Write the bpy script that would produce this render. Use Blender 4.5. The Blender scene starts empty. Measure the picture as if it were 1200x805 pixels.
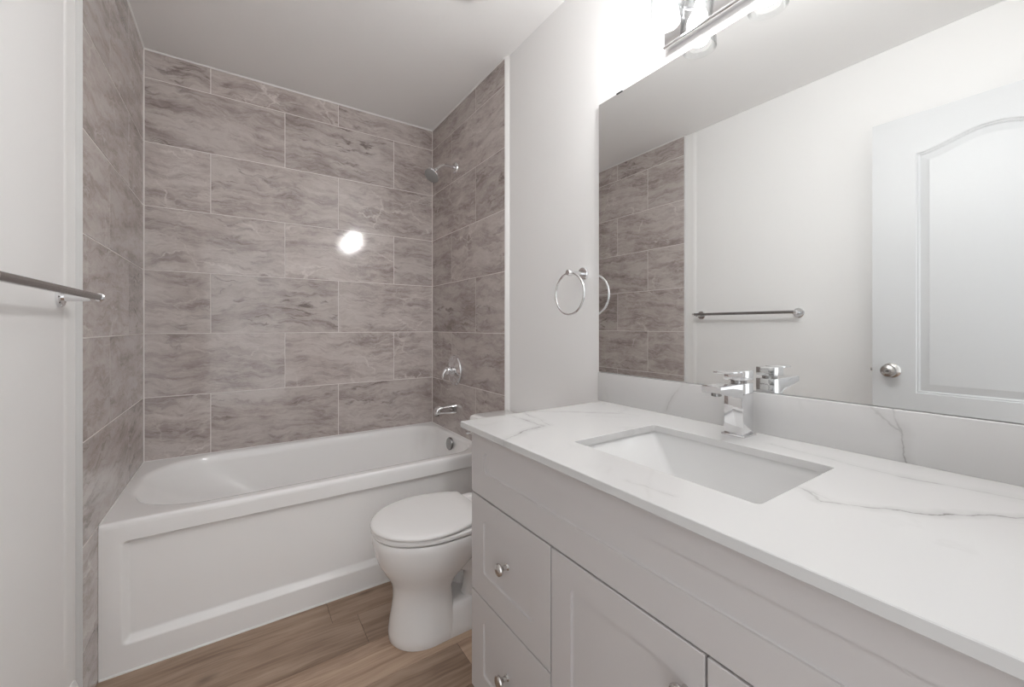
import bpy, bmesh, math, random
from math import sin, cos, pi, radians
from mathutils import Vector, Matrix

random.seed(7)
scene = bpy.context.scene
COL = scene.collection

# ------------------------------------------------------------------ camera, world, exposure
cam_data = bpy.data.cameras.new('camera')
cam_data.lens = 36.0 * 476.9 / 1200.0
cam_data.sensor_width = 36.0
cam_data.shift_y = -19.3 / 1200.0
cam_data.clip_start = 0.02
cam = bpy.data.objects.new('camera', cam_data)
COL.objects.link(cam)
cam.location = (0.3725, -2.5525, 1.1305)
cam.rotation_euler = (pi / 2, 0, -0.5911)
scene.camera = cam

WORLD_STRENGTH = 1.65
BULB_STRENGTH = 160.0
scene.view_settings.view_transform = 'Standard'
scene.view_settings.look = 'None'
scene.view_settings.gamma = 1.0
scene.view_settings.use_curve_mapping = False
scene.view_settings.exposure = 0.0

world = bpy.data.worlds.new('world')
scene.world = world
world.use_nodes = True
bg = world.node_tree.nodes['Background']
bg.inputs['Color'].default_value = (0.95, 0.975, 1.0, 1)
bg.inputs['Strength'].default_value = WORLD_STRENGTH

scene.cycles.max_bounces = 16
scene.cycles.diffuse_bounces = 12
scene.cycles.glossy_bounces = 8
scene.cycles.transparent_max_bounces = 16
scene.cycles.sample_clamp_indirect = 4.0
scene.cycles.blur_glossy = 0.5

# ------------------------------------------------------------------ room dimensions (metres)
XR_TILE = 1.446      # tiled plumbing wall face
XR = 1.458           # painted right wall face
XL = -0.018          # painted left wall face (tile face is x = 0)
CEIL = 2.44
Y_ENTRY = -2.65
TUB_Z = 0.4962
ZC = 0.869           # counter top
MIRROR_X = 1.452
YF = -0.742           # bathtub apron face

# ------------------------------------------------------------------ helpers
def tag(o, label=None, cat=None, group=None, kind=None):
    if label: o['label'] = label
    if cat: o['category'] = cat
    if group: o['group'] = group
    if kind: o['kind'] = kind
    return o

def empty(name, loc, label, cat, group=None):
    o = bpy.data.objects.new(name, None)
    o.empty_display_size = 0.05
    COL.objects.link(o)
    o.location = loc
    return tag(o, label, cat, group)

def finish(name, bm, mat, parent=None, smooth=35, recalc=True):
    if recalc:
        bmesh.ops.recalc_face_normals(bm, faces=bm.faces)
    me = bpy.data.meshes.new(name)
    bm.to_mesh(me)
    bm.free()
    if smooth:
        me.polygons.foreach_set('use_smooth', [True] * len(me.polygons))
        me.set_sharp_from_angle(angle=radians(smooth))
    mats = mat if isinstance(mat, (list, tuple)) else [mat]
    for m in mats:
        me.materials.append(m)
    o = bpy.data.objects.new(name, me)
    COL.objects.link(o)
    if parent is not None:
        o.parent = parent
        base = Vector((0, 0, 0))
        p = parent
        while p is not None:
            base += Vector(p.location)
            p = p.parent
        o.location = -base            # meshes are written in world coordinates
    return o

def add_box(bm, x0, x1, y0, y1, z0, z1, bevel=0.0, seg=2):
    vs = [bm.verts.new(c) for c in ((x0, y0, z0), (x1, y0, z0), (x1, y1, z0), (x0, y1, z0),
                                    (x0, y0, z1), (x1, y0, z1), (x1, y1, z1), (x0, y1, z1))]
    fs = [bm.faces.new([vs[i] for i in f]) for f in ((0, 3, 2, 1), (4, 5, 6, 7), (0, 1, 5, 4),
                                                    (1, 2, 6, 5), (2, 3, 7, 6), (3, 0, 4, 7))]
    if bevel > 0:
        edges = list({e for f in fs for e in f.edges})
        bmesh.ops.bevel(bm, geom=edges, offset=bevel, segments=seg, profile=0.5, affect='EDGES')
    return vs

def box(name, mat, x0, x1, y0, y1, z0, z1, bevel=0.0, parent=None, seg=2, smooth=35):
    bm = bmesh.new()
    add_box(bm, x0, x1, y0, y1, z0, z1, bevel, seg)
    return finish(name, bm, mat, parent, smooth if bevel else 0)

def loft(bm, loops, cap0=False, cap1=False, closed=True):
    rows = [[bm.verts.new(p) for p in lp] for lp in loops]
    n = len(rows[0])
    for a, b in zip(rows[:-1], rows[1:]):
        for i in range(n if closed else n - 1):
            j = (i + 1) % n
            try:
                bm.faces.new((a[i], a[j], b[j], b[i]))
            except ValueError:
                pass
    if cap0: bm.faces.new(list(reversed(rows[0])))
    if cap1: bm.faces.new(rows[-1])
    return rows

def rrect(a0, a1, b0, b1, r, n=6, rs=None):
    """rounded rectangle in a plane (a, b); rs = radii for corners (a1b1, a0b1, a0b0, a1b0)"""
    rs = rs or (r, r, r, r)
    out = []
    for k, (sa, sb) in enumerate(((1, 1), (-1, 1), (-1, -1), (1, -1))):
        rr = rs[k]
        ca = (a1 - rr) if sa > 0 else (a0 + rr)
        cb = (b1 - rr) if sb > 0 else (b0 + rr)
        for i in range(n + 1):
            t = pi / 2 * k + pi / 2 * i / n
            out.append((ca + rr * cos(t), cb + rr * sin(t)))
    return out

def frame_of(d):
    d = Vector(d).normalized()
    u = Vector((0, 0, 1)) if abs(d.z) < 0.9 else Vector((1, 0, 0))
    s = d.cross(u).normalized()
    return s, s.cross(d).normalized(), d

def lathe(bm, origin, axis, profile, n=32):
    """profile: list of (radius, distance along axis); zero radius closes"""
    s, u, d = frame_of(axis)
    o = Vector(origin)
    prev = None
    for r, h in profile:
        if r < 1e-6:
            row = [bm.verts.new(o + d * h)]
        else:
            row = [bm.verts.new(o + d * h + (s * cos(2 * pi * i / n) + u * sin(2 * pi * i / n)) * r) for i in range(n)]
        if prev is not None:
            if len(prev) == 1 and len(row) > 1:
                for i in range(n): bm.faces.new((prev[0], row[i], row[(i + 1) % n]))
            elif len(row) == 1 and len(prev) > 1:
                for i in range(n): bm.faces.new((prev[(i + 1) % n], prev[i], row[0]))
            elif len(row) > 1:
                for i in range(n): bm.faces.new((prev[i], prev[(i + 1) % n], row[(i + 1) % n], row[i]))
        prev = row

def tube(bm, pts, rad, n=16, closed=False, caps=True):
    pts = [Vector(p) for p in pts]
    m = len(pts)
    rads = rad if isinstance(rad, (list, tuple)) else [rad] * m
    rows = []
    ref = None
    for i, p in enumerate(pts):
        if closed:
            d = (pts[(i + 1) % m] - pts[i - 1]).normalized()
        else:
            d = (pts[min(i + 1, m - 1)] - pts[max(i - 1, 0)]).normalized()
        if ref is None:
            s, u, _ = frame_of(d)
        else:
            s = (ref - d * ref.dot(d)).normalized()
            u = s.cross(d)
        ref = s
        rows.append([bm.verts.new(p + (s * cos(2 * pi * k / n) + u * sin(2 * pi * k / n)) * rads[i]) for k in range(n)])
    rng = range(m) if closed else range(m - 1)
    for i in rng:
        a, b = rows[i], rows[(i + 1) % m]
        for k in range(n):
            bm.faces.new((a[k], a[(k + 1) % n], b[(k + 1) % n], b[k]))
    if caps and not closed:
        bm.faces.new(list(reversed(rows[0])))
        bm.faces.new(rows[-1])

def bez(p0, p1, p2, p3, n):
    p0, p1, p2, p3 = map(Vector, (p0, p1, p2, p3))
    return [p0 * (1 - t) ** 3 + p1 * 3 * t * (1 - t) ** 2 + p2 * 3 * t * t * (1 - t) + p3 * t ** 3
            for t in [i / n for i in range(n + 1)]]

# ------------------------------------------------------------------ materials
def srgb(r, g, b):
    f = lambda c: ((c / 255 + 0.055) / 1.055) ** 2.4 if c / 255 > 0.04045 else c / 255 / 12.92
    return (f(r), f(g), f(b), 1)

class NT:
    def __init__(self, name):
        self.m = bpy.data.materials.new(name)
        self.m.use_nodes = True
        self.t = self.m.node_tree
        self.b = self.t.nodes['Principled BSDF']
    def n(self, kind, **kw):
        nd = self.t.nodes.new(kind)
        for k, v in kw.items():
            setattr(nd, k, v)
        return nd
    def l(self, a, b): self.t.links.new(a, b)
    def math(self, op, a, b=None, c=None, clamp=False):
        nd = self.n('ShaderNodeMath', operation=op, use_clamp=clamp)
        for i, v in enumerate((a, b, c)):
            if v is None: continue
            if isinstance(v, (int, float)): nd.inputs[i].default_value = v
            else: self.l(v, nd.inputs[i])
        return nd.outputs[0]
    def vmath(self, op, a, b=None, out=0):
        nd = self.n('ShaderNodeVectorMath', operation=op)
        for i, v in enumerate((a, b)):
            if v is None: continue
            if isinstance(v, (tuple, list, Vector)): nd.inputs[i].default_value = tuple(v)
            elif isinstance(v, (int, float)): nd.inputs['Scale'].default_value = v
            else: self.l(v, nd.inputs[i])
        return nd.outputs[out]
    def scale(self, v, s):
        nd = self.n('ShaderNodeVectorMath', operation='SCALE')
        self.l(v, nd.inputs[0])
        if isinstance(s, (int, float)): nd.inputs['Scale'].default_value = s
        else: self.l(s, nd.inputs['Scale'])
        return nd.outputs[0]
    def ramp(self, fac, stops):
        nd = self.n('ShaderNodeValToRGB')
        cr = nd.color_ramp
        while len(cr.elements) > len(stops): cr.elements.remove(cr.elements[-1])
        while len(cr.elements) < len(stops): cr.elements.new(0.5)
        for e, (p, c) in zip(cr.elements, stops):
            e.position = p
            e.color = c if not isinstance(c, (int, float)) else (c, c, c, 1)
        self.l(fac, nd.inputs[0])
        return nd.outputs[0]
    def mix(self, fac, a, b):
        nd = self.n('ShaderNodeMix', data_type='RGBA')
        if isinstance(fac, (int, float)): nd.inputs[0].default_value = fac
        else: self.l(fac, nd.inputs[0])
        for i, v in ((6, a), (7, b)):
            if isinstance(v, tuple): nd.inputs[i].default_value = v
            else: self.l(v, nd.inputs[i])
        return nd.outputs[2]
    def noise(self, vec, scale, detail=4, rough=0.5, dist=0.0, out=0):
        nd = self.n('ShaderNodeTexNoise')
        nd.inputs['Scale'].default_value = scale
        nd.inputs['Detail'].default_value = detail
        nd.inputs['Roughness'].default_value = rough
        nd.inputs['Distortion'].default_value = dist
        if vec is not None: self.l(vec, nd.inputs['Vector'])
        return nd.outputs[out]
    def bump(self, h, strength, dist):
        nd = self.n('ShaderNodeBump')
        nd.inputs['Strength'].default_value = strength
        nd.inputs['Distance'].default_value = dist
        self.l(h, nd.inputs['Height'])
        self.l(nd.outputs[0], self.b.inputs['Normal'])
    def set(self, **kw):
        for k, v in kw.items():
            s = self.b.inputs[k.replace('_', ' ')]
            if hasattr(v, 'is_linked'): self.l(v, s)
            else: s.default_value = v
        return self.m

def plain(name, col, rough, metallic=0.0, ior=1.5, coat=0.0, spec=0.5):
    t = NT(name)
    t.set(Base_Color=col, Roughness=rough, Metallic=metallic, IOR=ior, Coat_Weight=coat, Specular_IOR_Level=spec)
    return t.m

def painted(name, col, rough, bump=0.12, scale=220):
    t = NT(name)
    pos = t.n('ShaderNodeTexCoord').outputs['Object']
    nz = t.noise(pos, scale, 3, 0.6)
    t.bump(nz, bump, 0.0008)
    t.set(Base_Color=col, Roughness=rough)
    return t.m

M_WALL = painted('wall_paint', (0.875, 0.872, 0.867, 1), 0.5)
M_CEIL = painted('ceiling_paint', (0.90, 0.895, 0.89, 1), 0.6, 0.2, 160)
M_TRIM = plain('trim_white', (0.84, 0.835, 0.825, 1), 0.35)
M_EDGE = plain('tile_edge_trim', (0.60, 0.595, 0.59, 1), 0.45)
M_GROUT = plain('grout', srgb(226, 221, 218), 0.8)
M_ACRYL = plain('tub_acrylic', (0.90, 0.895, 0.89, 1), 0.12)
M_CERAM = plain('ceramic', (0.87, 0.862, 0.855, 1), 0.06)
M_SEAT = plain('seat_plastic', (0.87, 0.862, 0.855, 1), 0.14)
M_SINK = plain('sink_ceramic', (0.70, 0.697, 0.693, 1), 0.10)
M_CHROME = plain('chrome', (0.82, 0.82, 0.83, 1), 0.05, 1.0)
M_DCHROME = plain('satin_steel', (0.36, 0.355, 0.35, 1), 0.2, 1.0)
M_NICKEL = plain('brushed_nickel', (0.62, 0.60, 0.58, 1), 0.22, 1.0)
M_CAB = plain('cabinet_lacquer', srgb(198, 194, 193), 0.42)
M_CABIN = plain('cabinet_dark', srgb(60, 56, 54), 0.8)
M_RUBBER = plain('rubber_dark', (0.04, 0.04, 0.04, 1), 0.6)
M_MIRROR = plain('mirror_silver', (0.88, 0.89, 0.885, 1), 0.0, 1.0)
M_DARKSLOT = plain('dark_slot', (0.02, 0.02, 0.02, 1), 0.5)

def make_glass():
    t = NT('clear_glass')
    tr = t.n('ShaderNodeBsdfTransparent')
    tr.inputs[0].default_value = (0.97, 0.975, 0.975, 1)
    gl = t.n('ShaderNodeBsdfGlossy')
    gl.inputs['Roughness'].default_value = 0.02
    lw = t.n('ShaderNodeLayerWeight')
    fac = t.math('ADD', t.math('MULTIPLY', t.math('POWER', lw.outputs['Facing'], 4.0), 0.55), 0.03)
    mx = t.n('ShaderNodeMixShader')
    t.l(t.ramp(lw.outputs['Facing'], [(0.35, (0.97, 0.975, 0.975, 1)), (0.97, (0.55, 0.56, 0.56, 1))]), tr.inputs[0])
    t.l(fac, mx.inputs[0]); t.l(tr.outputs[0], mx.inputs[1]); t.l(gl.outputs[0], mx.inputs[2])
    t.l(mx.outputs[0], t.t.nodes['Material Output'].inputs['Surface'])
    return t.m
M_GLASS = make_glass()

def make_bulb():
    t = NT('bulb_glow')
    t.set(Base_Color=(1, 1, 1, 1), Emission_Color=(1.0, 0.988, 0.985, 1), Emission_Strength=BULB_STRENGTH)
    return t.m
M_BULB = make_bulb()

def make_tile():
    t = NT('marble_tile')
    co = t.n('ShaderNodeAttribute', attribute_name='tile_uv').outputs['Vector']
    rnd = t.n('ShaderNodeAttribute', attribute_name='tile_rnd').outputs['Fac']
    warp = t.noise(co, 2.6, 4, 0.6, 0.0, out=1)
    wv = t.scale(t.vmath('SUBTRACT', warp, (0.5, 0.5, 0.5)), 0.15)
    warp2 = t.noise(co, 13.0, 4, 0.6, 0.0, out=1)
    wv2 = t.scale(t.vmath('SUBTRACT', warp2, (0.5, 0.5, 0.5)), 0.045)
    cw = t.vmath('ADD', t.vmath('ADD', co, wv), wv2)
    rot = t.n('ShaderNodeMapping')
    rot.inputs['Rotation'].default_value = (0, 0, radians(3))
    t.l(cw, rot.inputs['Vector'])
    big = t.noise(t.vmath('MULTIPLY', rot.outputs[0], (2.4, 12.0, 1.0)), 1.0, 6, 0.62, 0.4)
    fine = t.noise(t.vmath('MULTIPLY', rot.outputs[0], (8.0, 42.0, 1.0)), 1.0, 6, 0.70, 0.8)
    cloud = t.noise(co, 7.0, 6, 0.68, 0.6)
    f = t.math('ADD', t.math('MULTIPLY', big, 0.45), t.math('MULTIPLY', fine, 0.33))
    f = t.math('ADD', f, t.math('MULTIPLY', cloud, 0.22))
    base = t.ramp(f, [(0.33, srgb(126, 115, 111)), (0.43, srgb(158, 147, 143)), (0.50, srgb(181, 171, 167)),
                      (0.57, srgb(196, 188, 184)), (0.68, srgb(182, 173, 169))])
    # dark smudged strokes
    dk = t.noise(t.vmath('MULTIPLY', rot.outputs[0], (5.5, 24.0, 1.0)), 1.0, 6, 0.66, 1.2)
    dkm = t.ramp(dk, [(0.54, 0.0), (0.64, 1.0)])
    patch = t.ramp(t.noise(co, 3.4, 3, 0.55), [(0.44, 0.0), (0.60, 1.0)])
    dkf = t.math('MULTIPLY', t.math('MULTIPLY', dkm, patch), t.math('SUBTRACT', 0.95, t.math('MULTIPLY', rnd, 0.55)))
    col = t.mix(dkf, base, srgb(116, 105, 101))
    lt = t.noise(t.vmath('MULTIPLY', rot.outputs[0], (4.0, 30.0, 1.0)), 1.0, 5, 0.6, 0.8)
    ltm = t.ramp(t.math('ABSOLUTE', t.math('SUBTRACT', lt, 0.5)), [(0.0, 1.0), (0.030, 0.0)])
    col = t.mix(t.math('MULTIPLY', ltm, 0.35), col, srgb(208, 200, 196))
    # pale hairline veins in some tiles
    def vein(scale, width, seedoff):
        v = t.n('ShaderNodeTexVoronoi', feature='DISTANCE_TO_EDGE')
        v.inputs['Scale'].default_value = scale
        vv = t.vmath('ADD', t.vmath('MULTIPLY', rot.outputs[0], (1.0, 1.5, 1.0)), (seedoff, seedoff * 2, seedoff))
        nz = t.scale(t.vmath('SUBTRACT', t.noise(vv, 9.0, 4, 0.6, 0.0, out=1), (0.5, 0.5, 0.5)), 0.10)
        t.l(t.vmath('ADD', vv, nz), v.inputs['Vector'])
        return t.ramp(v.outputs[0], [(0.0, 1.0), (width, 0.0)])
    brk = t.ramp(t.noise(co, 6.0, 2, 0.5), [(0.45, 0.0), (0.62, 1.0)])
    tsel = t.ramp(rnd, [(0.50, 0.0), (0.62, 1.0)])
    v1 = t.math('MULTIPLY', vein(3.6, 0.022, 3.1), brk)
    v2 = t.math('MULTIPLY', vein(6.0, 0.020, 7.7), brk)
    vf = t.math('ADD', t.math('MULTIPLY', v1, 0.75), t.math('MULTIPLY', v2, 0.35), clamp=True)
    vf = t.math('MULTIPLY', vf, t.math('ADD', t.math('MULTIPLY', tsel, 0.95), 0.10))
    col = t.mix(vf, col, srgb(214, 207, 203))
    # per tile tone
    tone = t.math('ADD', t.math('MULTIPLY', rnd, 0.10), 0.95)
    col2 = t.n('ShaderNodeMix', data_type='RGBA', blend_type='MULTIPLY')
    col2.inputs[0].default_value = 1.0
    t.l(col, col2.inputs[6])
    cmb = t.n('ShaderNodeCombineColor')
    for i in range(3): t.l(tone, cmb.inputs[i])
    t.l(cmb.outputs[0], col2.inputs[7])
    t.bump(t.noise(co, 48.0, 4, 0.65), 0.19, 0.002)
    t.set(Base_Color=col2.outputs[2], Roughness=0.05)
    return t.m
M_TILE = make_tile()

def make_planks():
    t = NT('oak_vinyl_plank')
    co = t.n('ShaderNodeAttribute', attribute_name='tile_uv').outputs['Vector']
    rnd = t.n('ShaderNodeAttribute', attribute_name='tile_rnd').outputs['Fac']
    wv = t.scale(t.vmath('SUBTRACT', t.noise(co, 3.0, 2, 0.5, 0, out=1), (0.5, 0.5, 0.5)), 0.05)
    cw = t.vmath('ADD', co, wv)
    g = t.noise(t.vmath('MULTIPLY', cw, (1.6, 22.0, 1.0)), 1.0, 6, 0.62, 0.6)
    g2 = t.noise(t.vmath('MULTIPLY', cw, (5.0, 120.0, 1.0)), 1.0, 3, 0.6, 0.2)
    cl = t.noise(t.vmath('MULTIPLY', cw, (2.4, 7.0, 1.0)), 1.0, 3, 0.5, 0.4)
    f = t.math('ADD', t.math('MULTIPLY', g, 0.5), t.math('MULTIPLY', g2, 0.2))
    f = t.math('ADD', f, t.math('MULTIPLY', cl, 0.3))
    col = t.ramp(f, [(0.30, srgb(98, 78, 63)), (0.43, srgb(146, 121, 102)), (0.56, srgb(182, 157, 136)), (0.72, srgb(204, 182, 161))])
    # knots
    v = t.n('ShaderNodeTexVoronoi', feature='F1')
    v.inputs['Scale'].default_value = 1.0
    t.l(t.vmath('MULTIPLY', cw, (3.0, 7.0, 1.0)), v.inputs['Vector'])
    kn = t.ramp(v.outputs['Distance'], [(0.03, 1.0), (0.14, 0.0)])
    col = t.mix(t.math('MULTIPLY', kn, 0.55), col, srgb(70, 52, 42))
    tone = t.math('ADD', t.math('MULTIPLY', rnd, 0.30), 0.80)
    mm = t.n('ShaderNodeMix', data_type='RGBA', blend_type='MULTIPLY')
    mm.inputs[0].default_value = 1.0
    cmb = t.n('ShaderNodeCombineColor')
    for i in range(3): t.l(tone, cmb.inputs[i])
    t.l(col, mm.inputs[6]); t.l(cmb.outputs[0], mm.inputs[7])
    t.bump(g2, 0.15, 0.001)
    t.set(Base_Color=mm.outputs[2], Roughness=0.42)
    return t.m
M_PLANK = make_planks()

def make_quartz(name, plane, veins):
    """white quartz with grey veins along given segments (a, b, width, strength) in the two plane axes"""
    t = NT(name)
    pos = t.n('ShaderNodeTexCoord').outputs['Object']
    if plane == 'xy':
        base_p = t.vmath('MULTIPLY', pos, (1, 1, 0))
    else:
        base_p = t.vmath('MULTIPLY', pos, (0, 1, 1))
    big = t.scale(t.vmath('SUBTRACT', t.noise(pos, 7.0, 5, 0.62, 0, out=1), (0.5, 0.5, 0.5)), 0.060)
    p = t.vmath('ADD', base_p, t.vmath('MULTIPLY', big, (1, 1, 0) if plane == 'xy' else (0, 1, 1)))
    amp = t.ramp(t.noise(pos, 16.0, 3, 0.6), [(0.36, 0.15), (0.62, 1.0)])
    total = None
    for (a, b, w, s) in veins:
        if plane == 'xy':
            A = Vector((a[0], a[1], 0)); B = Vector((b[0], b[1], 0))
        else:
            A = Vector((0, a[0], a[1])); B = Vector((0, b[0], b[1]))
        BA = B - A
        pa = t.vmath('SUBTRACT', p, A)
        h = t.math('DIVIDE', t.vmath('DOT_PRODUCT', pa, BA, out=1), BA.length_squared, clamp=True)
        nd = t.n('ShaderNodeCombineXYZ')
        for i in range(3):
            t.l(t.math('MULTIPLY', h, BA[i]), nd.inputs[i])
        d = t.vmath('LENGTH', t.vmath('SUBTRACT', pa, nd.outputs[0]), out=1)
        core = t.math('SUBTRACT', 1.0, t.math('DIVIDE', d, w), clamp=True)
        halo = t.math('MULTIPLY', t.math('SUBTRACT', 1.0, t.math('DIVIDE', d, w * 6), clamp=True), 0.28)
        v = t.math('MULTIPLY', t.math('MAXIMUM', core, halo), s)
        total = v if total is None else t.math('MAXIMUM', total, v)
    total = t.math('MULTIPLY', total, amp)
    # faint background figure
    ws = t.noise(t.vmath('ADD', pos, big), 2.2, 4, 0.6, 0.8)
    thin = t.ramp(t.math('ABSOLUTE', t.math('SUBTRACT', ws, 0.5)), [(0.0, 1.0), (0.018, 0.0)])
    tm = t.ramp(t.noise(pos, 3.1, 2, 0.5), [(0.50, 0.0), (0.68, 1.0)])
    total = t.math('MAXIMUM', total, t.math('MULTIPLY', t.math('MULTIPLY', thin, tm), 0.20))
    col = t.mix(total, (0.62, 0.615, 0.61, 1), srgb(120, 115, 113))
    t.set(Base_Color=col, Roughness=0.16)
    return t.m

M_QUARTZ = make_quartz('quartz_counter', 'xy', [
    ((1.046, -1.53), (1.038, -1.700), 0.004, 0.75), ((1.038, -1.700), (0.884, -1.758), 0.004, 0.85),
    ((1.10, -1.56), (1.055, -1.70), 0.003, 0.5),
    ((1.10, -1.54), (1.22, -1.60), 0.003, 0.45), ((1.22, -1.60), (1.33, -1.72), 0.003, 0.55),
    ((1.13, -2.27), (1.094, -2.31), 0.003, 0.5), ((1.094, -2.31), (1.150, -2.385), 0.003, 0.85),
    ((1.150, -2.385), (1.28, -2.485), 0.003, 0.9), ((1.28, -2.485), (1.31, -2.60), 0.003, 0.8),
    ((1.36, -2.12), (1.33, -2.346), 0.004, 0.4), ((1.33, -2.346), (1.37, -2.49), 0.005, 0.6),
    ((0.919, -2.09), (0.925, -2.165), 0.002, 0.4), ((1.13, -2.265), (1.11, -2.315), 0.003, 0.45),
])
M_QUARTZ_V = make_quartz('quartz_splash', 'yz', [
    ((-1.80, 0.885), (-1.852, 0.965), 0.0025, 0.5),
    ((-2.268, 0.97), (-2.318, 0.925), 0.004, 0.7), ((-2.305, 0.97), (-2.318, 0.925), 0.004, 0.75),
    ((-2.318, 0.925), (-2.332, 0.868), 0.003, 0.9),
])

# ------------------------------------------------------------------ room shell
def tile_field(name, mat, to3d, ua, ub, rows, joints, gap, depth, u_period, seedn, parent=None):
    """tiles as thin slabs; rows = [(v0, v1, key)], joints[key] = a joint position; to3d(u, v, w) -> xyz"""
    rg = random.Random(seedn)
    bm = bmesh.new()
    L = bm.verts.layers.float_vector.new('tile_uv')
    Lr = bm.verts.layers.float.new('tile_rnd')
    for (v0, v1, key) in rows:
        j = joints[key]
        k0 = math.floor((ua - j) / u_period)
        u = j + k0 * u_period
        while u < ub - 1e-4:
            a, b = max(u, ua), min(u + u_period, ub)
            u0 = u
            u += u_period
            if b - a < 0.004: continue
            g = gap / 2
            a2, b2, c2, d2 = a + g, b - g, v0 + g, v1 - g
            off = Vector((rg.uniform(0, 20), rg.uniform(0, 20), rg.uniform(0, 40)))
            r = rg.random()
            flip = -1 if rg.random() < 0.35 else 1
            ch = min(0.0008, depth * 0.5)
            loops = [[(a2, c2), (b2, c2), (b2, d2), (a2, d2)]] * 2 + [[(a2 + ch, c2 + ch), (b2 - ch, c2 + ch), (b2 - ch, d2 - ch), (a2 + ch, d2 - ch)]]
            rowv = []
            for lp, w in zip(loops, (0, depth - ch, depth)):
                rv = []
                for (uu, vv) in lp:
                    vt = bm.verts.new(to3d(uu, vv, w))
                    vt[L] = Vector(((uu - u0) * flip, (vv - v0) * flip, 0)) + off
                    vt[Lr] = r
                    rv.append(vt)
                rowv.append(rv)
            for p, q in zip(rowv[:-1], rowv[1:]):
                for i in range(4):
                    bm.faces.new((p[i], p[(i + 1) % 4], q[(i + 1) % 4], q[i]))
            bm.faces.new(rowv[-1])
    return finish(name, bm, mat, parent, 0, recalc=True)

RZ = [0.0, 0.192, 0.4943, 0.7966, 1.0989, 1.4012, 1.7035, 2.0058, 2.3081, CEIL - 0.002]
ROWS = [(RZ[i], RZ[i + 1], 'A' if i % 2 == 0 else 'B') for i in range(len(RZ) - 1)]
# row .494-.797 is index 2 -> 'A'
GAP = 0.0036

def add_grout(o, lo, hi):
    """bed of grout behind the tiles, inside the same wall mesh"""
    me = o.data
    bm = bmesh.new(); bm.from_mesh(me)
    n0 = len(bm.faces)
    add_box(bm, lo[0], hi[0], lo[1], hi[1], lo[2], hi[2])
    bm.faces.ensure_lookup_table()
    for f in bm.faces[n0:]: f.material_index = 1
    bm.to_mesh(me); bm.free()
    me.materials.append(M_GROUT)

wall_back = tile_field('wall_back', M_TILE, lambda u, v, w: (u, 0.006 - w, v), 0.0, XR_TILE, ROWS,
                       {'A': 0.2547, 'B': 0.583}, GAP, 0.006, 0.6035, 3)
add_grout(wall_back, (-0.12, 0.0012, 0), (XR_TILE + 0.12, 0.12, CEIL))
tag(wall_back, kind='structure')
wtl = tile_field('wall_tub_left', M_TILE, lambda u, v, w: (-0.006 + w, -u, v), 0.0, 0.896, ROWS,
                 {'A': 0.305, 'B': 0.596}, GAP, 0.006, 0.6035, 11)
add_grout(wtl, (-0.12, -0.896, 0), (-0.0012, 0.0, CEIL))
tag(wtl, kind='structure')
wtr = tile_field('wall_tub_right', M_TILE, lambda u, v, w: (XR_TILE + 0.006 - w, -u, v), 0.0, 0.890, ROWS,
                 {'A': 0.596, 'B': 0.293}, GAP, 0.006, 0.6035, 23)
add_grout(wtr, (XR_TILE + 0.0012, -0.890, 0), (XR_TILE + 0.12, 0.0, CEIL))
tag(wtr, kind='structure')

tag(box('wall_left', M_WALL, XL - 0.10, XL, Y_ENTRY - 0.1, -0.896, 0, CEIL), kind='structure')
tag(box('wall_right', M_WALL, XR, XR + 0.10, Y_ENTRY - 0.1, -0.890, 0, CEIL), kind='structure')
# entry wall with the doorway the photograph was taken from
bm = bmesh.new()
DX0, DX1, DZ = 0.075, 0.815, 2.06
add_box(bm, XL, DX0, Y_ENTRY - 0.1, Y_ENTRY, 0, CEIL)
add_box(bm, DX1, XR, Y_ENTRY - 0.1, Y_ENTRY, 0, CEIL)
add_box(bm, DX0, DX1, Y_ENTRY - 0.1, Y_ENTRY, DZ, CEIL)
tag(finish('wall_entry', bm, M_WALL, None, 0), kind='structure')
tag(box('ceiling', M_CEIL, XL - 0.1, XR + 0.1, Y_ENTRY - 0.1, 0.12, CEIL, CEIL + 0.1), kind='structure')

# floor planks run along x
def plank_rows():
    rows = []
    y = -0.881 + 0.176 * 2
    i = 0
    while y > -4.3:
        rows.append((-y, -y + 0.176, i % 5))
        y -= 0.176
        i += 1
    return rows
fl = tile_field('floor', M_PLANK, lambda u, v, w: (u, -v, -0.004 + w), -0.9, 2.4, plank_rows(),
                {0: 0.30, 1: -0.55, 2: 0.76, 3: 0.12, 4: 1.02}, 0.0012, 0.004, 1.22, 5)
# base under the planks and under the tub
me = fl.data
bm = bmesh.new(); bm.from_mesh(me); n0 = len(bm.faces)
add_box(bm, -0.9, 2.4, -4.3, 0.12, -0.06, -0.0015)
bm.faces.ensure_lookup_table()
for f in bm.faces[n0:]: f.material_index = 1
bm.to_mesh(me); bm.free()
me.materials.append(plain('plank_joint', srgb(70, 55, 45), 0.8))
tag(fl, kind='structure')

def extrude_profile_z(name, pts, z0, z1, mat, smooth=40):
    bm = bmesh.new()
    loft(bm, [[(x, y, z0) for x, y in pts], [(x, y, z1) for x, y in pts]], True, True)
    return tag(finish(name, bm, mat, None, smooth), kind='structure')

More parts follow.
